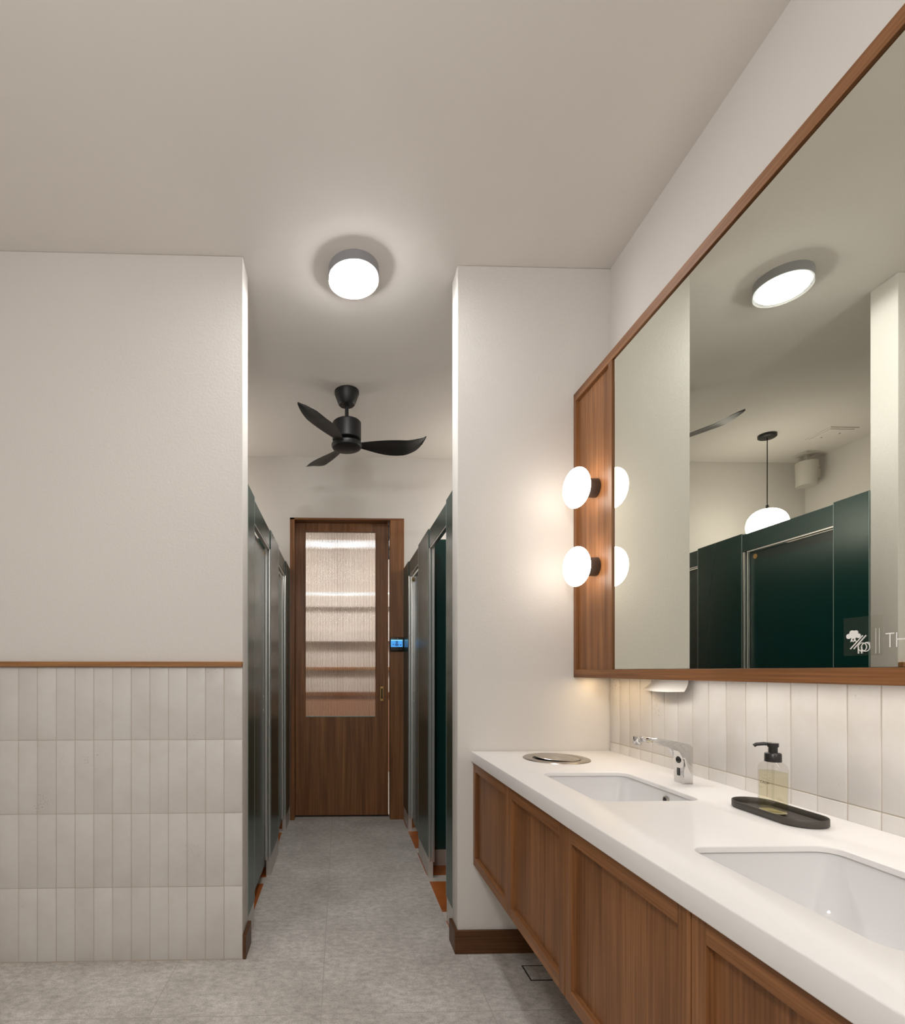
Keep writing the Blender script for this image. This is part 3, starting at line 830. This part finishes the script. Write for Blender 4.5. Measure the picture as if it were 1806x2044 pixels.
bm = BM(); loft(bm, [[(1.0325, yc - 0.006, ZT + 0.022), (1.0325, yc + 0.006, ZT + 0.022), (1.0325, yc + 0.006, ZT + 0.045), (1.0325, yc - 0.006, ZT + 0.045)],
                     [(1.036, yc - 0.006, ZT + 0.022), (1.036, yc + 0.006, ZT + 0.022), (1.036, yc + 0.006, ZT + 0.045), (1.036, yc - 0.006, ZT + 0.045)]])
obj('sensor_slot', bm, M_DARK, t)

# soap tray
tx0, tx1, ty0, ty1 = 0.981, 1.079, 1.083, 1.306
bm = BM()
r = 0.0485
def rr(k, z): return rrect(tx0 + k, tx1 - k, ty0 + k, ty1 - k, r - k, ZT + z, 14)
loft(bm, [rr(0.003, 0), rr(0.0, 0.003), rr(0.0, 0.0175), rr(0.0005, 0.018), rr(0.0015, 0.018), rr(0.002, 0.0175), rr(0.002, 0.004), rr(0.004, 0.003)])
tag(obj('soap_tray', bm, M_TRAY, None, 50, ((tx0 + tx1) / 2, (ty0 + ty1) / 2, ZT)), 'long oval dark grey metal tray under the soap bottle', 'tray')

# soap bottle
bx0, by0 = 1.030, 1.206; zb = ZT + 0.0031; HS = 1.07
t = thing('soap_bottle', 'clear pump bottle of pale yellow soap standing on the dark tray', 'bottle', (bx0, by0, zb))
def sup(hx_, hy_, z, rr_=0.013):
    return rrect(bx0 - hx_, bx0 + hx_, by0 - hy_, by0 + hy_, min(rr_, hx_ * 0.98, hy_ * 0.98), zb + z * HS, 6)
bm = BM()
loft(bm, [sup(0.014, 0.025, 0.0005), sup(0.0175, 0.029, 0.003), sup(0.019, 0.0305, 0.007), sup(0.019, 0.0305, 0.100), sup(0.0175, 0.0285, 0.106), sup(0.0155, 0.0155, 0.116, 0.015), sup(0.0155, 0.0155, 0.118, 0.015)])
obj('body', bm, M_CLEAR, t, 40)
bm = BM()
loft(bm, [sup(0.0135, 0.024, 0.0045), sup(0.017, 0.0285, 0.008), sup(0.0178, 0.0293, 0.012), sup(0.0178, 0.0293, 0.092)])
obj('soap', bm, M_LIQUID, t, 40)
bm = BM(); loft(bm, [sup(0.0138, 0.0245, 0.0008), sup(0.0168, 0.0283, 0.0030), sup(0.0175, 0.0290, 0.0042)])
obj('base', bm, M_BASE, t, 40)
bm = BM(); lathe(bm, [(0.0165, 0.122), (0.0168, 0.124), (0.0165, 0.141), (0.0148, 0.143), (0.009, 0.144), (0.009, 0.159), (0.0, 0.159)], 'z', (bx0, by0, zb), 36)
cp = obj('pump_collar', bm, M_BLACKP, t, 40)
bm = BM()
for i in range(0): pass
loft(bm, [[(bx0 + 0.012 * math.cos(a), by0 + 0.010 * math.sin(a), zb + z_) for a in [2 * math.pi * k / 24 for k in range(24)]] for z_ in (0.157, 0.166)])
tube(bm, [(bx0 - 0.002, by0 + 0.002, zb + 0.163), (bx0 - 0.014, by0 + 0.010, zb + 0.1635), (bx0 - 0.026, by0 + 0.018, zb + 0.161), (bx0 - 0.030, by0 + 0.021, zb + 0.157)], 0.0042, 12)
obj('nozzle', bm, M_BLACKP, t, 50)
bm = BM(); lathe(bm, [(0.0025, 0.012), (0.0025, 0.114)], 'z', (bx0, by0, zb), 10)
obj('dip_tube', bm, M_CLEAR, t)
# printed label on the -X face
def text_bm(s, size, origin, right, up):
    cu = bpy.data.curves.new('t', 'FONT'); cu.body = s; cu.size = size; cu.align_x = 'CENTER'; cu.extrude = 0.0002; cu.space_character = 1.25
    o = bpy.data.objects.new('t', cu); COL.objects.link(o)
    dg = bpy.context.evaluated_depsgraph_get()
    me = bpy.data.meshes.new_from_object(o.evaluated_get(dg))
    b_ = BM(); b_.from_mesh(me); bpy.data.objects.remove(o); bpy.data.meshes.remove(me); bpy.data.curves.remove(cu)
    R_ = Vector(right); U_ = Vector(up); N_ = R_.cross(U_)
    for v in b_.verts: v.co = Vector(origin) + R_ * v.co.x + U_ * v.co.y + N_ * v.co.z
    return b_
fx = bx0 - 0.0193
bm = text_bm('CALM', 0.0085, (fx, by0 + 0.002, zb + 0.069), (0, -1, 0), (0, 0, 1))
obj('lettering', bm, M_INK, t)
bm = BM()
for (yc_, z, L) in ((0.0, 0.084, 0.008), (0.002, 0.0755, 0.016), (-0.012, 0.0735, 0.009), (-0.013, 0.068, 0.008), (-0.013, 0.079, 0.007), (0.012, 0.055, 0.008)):
    box(bm, fx - 0.0001, fx + 0.0001, by0 + yc_ - L / 2, by0 + yc_ + L / 2, zb + z * HS, zb + z * HS + 0.0008)
pieces('print_line', bm, M_FAINTINK, t)

# ------------------------------------------------------------------ mirror cabinet
MX = 1.000; ZM0, ZM1 = 1.174, 2.385
YM0, YM1 = 0.35, 2.197; YD0, YD1 = 1.884, 1.910
t = thing('mirror_cabinet', 'long walnut-framed wall mirror with a wood end panel above the counter', 'mirror', (1.08, 1.27, ZM0))
for a, b in ((ZM0, ZM0 + 0.033), (ZM1 - 0.036, ZM1)): obj('rail', bx(MX, XW - 0.008, YM0, YM1, a, b, bev=0.0008), WY, t)
bm = BM()
box(bm, MX, XW - 0.008, YM0, YM0 + 0.02, ZM0 + 0.033, ZM1 - 0.036); box(bm, MX, MX + 0.04, YD0, YD1, ZM0 + 0.033, ZM1 - 0.036, bev=0.0008); box(bm, MX, XW - 0.008, YM1 - 0.021, YM1, ZM0 + 0.033, ZM1 - 0.036, bev=0.0008)
pieces('stile', bm, WZ, t)
obj('end_panel', bx(MX + 0.012, MX + 0.024, YD1 - 0.002, YM1 - 0.019, ZM0 + 0.031, ZM1 - 0.034), WZ, t)
mg = obj('mirror_glass', bx(MX + 0.006, MX + 0.012, YM0 + 0.021, YD0 - 0.001, ZM0 + 0.034, ZM1 - 0.037), M_MIRROR, t)
bm = BM(); box(bm, 1.056, 1.071, YM0 + 0.1, 1.86, ZM0 - 0.0008, ZM0)
obj('led_strip', bm, M_STRIP, t)
bm = BM(); box(bm, 1.056, 1.071, 1.90, 2.17, ZM0 - 0.0008, ZM0)
obj('warm_led_strip', bm, M_STRIPW, t)
# etched marks on the glass, low at the near end
GXp = MX + 0.0058
obj('clear_film', bx(GXp - 0.0002, GXp, 0.934, 1.0085, 1.2305, 1.3055), M_FILM, mg)
def e2(bm, pts, d=0.0005):
    prism(bm, pts, lambda u, v: (GXp - d, u, v), lambda u, v: (GXp - 0.0002, u, v))
def ell(bm, cy_, cz, ry, rz, d=0.0005, n=28): e2(bm, [(cy_ + ry * math.cos(2 * math.pi * k / n), cz + rz * math.sin(2 * math.pi * k / n)) for k in range(n)], d)
def ring(bm, cy_, cz, R1, R0, d=0.0005, n=36):
    for k in range(n):
        a0, a1 = 2 * math.pi * k / n, 2 * math.pi * (k + 1) / n
        e2(bm, [(cy_ + R1 * math.cos(a0), cz + R1 * math.sin(a0)), (cy_ + R1 * math.cos(a1), cz + R1 * math.sin(a1)), (cy_ + R0 * math.cos(a1), cz + R0 * math.sin(a1)), (cy_ + R0 * math.cos(a0), cz + R0 * math.sin(a0))], d)
bm = BM()
ell(bm, 0.9975, 1.2690, 0.0051, 0.0051, 0.0005); ell(bm, 0.9905, 1.2755, 0.0056, 0.0050, 0.00052); ell(bm, 0.9835, 1.2755, 0.0046, 0.0046, 0.00054)
ell(bm, 0.9880, 1.2680, 0.0058, 0.0042, 0.00056); ell(bm, 0.9785, 1.2690, 0.0045, 0.0045, 0.00058)
for cy_ in (0.9915, 0.9855): e2(bm, [(cy_ + 0.0008, 1.2645), (cy_ - 0.0008, 1.2645), (cy_ - 0.0030, 1.2572), (cy_ - 0.0005, 1.2590), (cy_ + 0.0005, 1.2590), (cy_ + 0.0030, 1.2572)])
for a, b_ in (((0.9700, 1.2690), (0.9943, 1.2438)), ((0.9637, 1.2690), (0.9875, 1.2438))):
    e2(bm, [(a[0] + 0.0007, a[1] + 0.0007), (a[0] - 0.0007, a[1] - 0.0007), (b_[0] - 0.0007, b_[1] - 0.0007), (b_[0] + 0.0007, b_[1] + 0.0007)], 0.00062)
ring(bm, 0.9708, 1.2468, 0.0088, 0.0074, 0.00064); ring(bm, 0.9645, 1.2465, 0.0088, 0.0074, 0.00066)
e2(bm, [(0.9562, 1.2465), (0.9576, 1.2465), (0.9576, 1.2560), (0.9562, 1.2560)]); e2(bm, [(0.9562, 1.2548), (0.9650, 1.2548), (0.9650, 1.2560), (0.9562, 1.2560)])
for cy_ in (0.9783, 0.9720): e2(bm, [(cy_ + 0.0010, 1.2345), (cy_ - 0.0010, 1.2345), (cy_ - 0.0008, 1.2475), (cy_ + 0.0010, 1.2475)], 0.00068)
obj('etched_emblem', bm, M_ETCH, mg)
bm = BM()
for y in (0.9455, 0.9392): e2(bm, [(y + 0.0004, 1.2335), (y - 0.0004, 1.2335), (y - 0.0004, 1.2812), (y + 0.0004, 1.2812)])
obj('etched_bars', bm, M_ETCH, mg)
bm = BM()
e2(bm, [(0.9280, 1.2683), (0.9125, 1.2683), (0.9125, 1.2705), (0.9280, 1.2705)]); e2(bm, [(0.9214, 1.2440), (0.9190, 1.2440), (0.9190, 1.2684), (0.9214, 1.2684)])
e2(bm, [(0.9098, 1.2440), (0.9076, 1.2440), (0.9076, 1.2705), (0.9098, 1.2705)]); e2(bm, [(0.8942, 1.2440), (0.8920, 1.2440), (0.8920, 1.2705), (0.8942, 1.2705)]); e2(bm, [(0.9076, 1.2570), (0.8942, 1.2570), (0.8942, 1.2592), (0.9076, 1.2592)])
obj('etched_lettering', bm, M_ETCH, mg)

# sconces on the end panel
SY = 2.022
for z, lab in ((1.924, 'upper of the two white globe sconces on the wood panel'), (1.613, 'lower of the two white globe sconces on the wood panel')):
    t = thing('wall_sconce', lab, 'wall lamp', (MX + 0.012, SY, z), 'opal globe sconces beside the mirror')
    bm = BM(); lathe(bm, [(0.0, 0.0), (0.036, 0.0), (0.037, -0.002), (0.036, -0.040), (0.0, -0.040)], 'x', (MX + 0.012, SY, z), 40)
    obj('mount', bm, M_BROWN, t, 40)
    bm = BM(); n = 18
    lathe(bm, [(0.0785 * math.cos(-math.pi / 2 + math.pi * k / n) if 0 < k < n else 0.0, 0.044 * math.sin(-math.pi / 2 + math.pi * k / n)) for k in range(n + 1)], 'x', (0.932, SY, z), 36)
    obj('globe', bm, M_GLOBE, t, 60)

# paper towel hanging from the slot under the mirror
bm = BM(); rows = []
NV = 8; NU = 20
for j in range(NV + 1):
    v = j / NV; row = []
    for i in range(NU + 1):
        u = i / NU
        y = 1.868 + (1.668 - 1.868) * u + (0.05 * v * (1 - u) ** 1.5) - 0.004 * v * u
        x = 1.140 - 0.016 * v * v - 0.012 * math.sin(math.pi * u) * (0.3 + v) + 0.012 * (1 - u) ** 3
        z = ZM0 - 0.001 - (0.040 + 0.004 * math.sin(math.pi * u)) * v
        row.append((x, y, z))
    rows.append(row)
th = 0.0006
loft(bm, [r_ + [(p[0] + th, p[1], p[2]) for p in r_[::-1]] for r_ in rows])
tag(obj('paper_towel', bm, M_PAPER, None, 60, (1.12, 1.77, ZM0)), 'white paper towel sheet poking out below the mirror frame above the tap', 'paper towel')
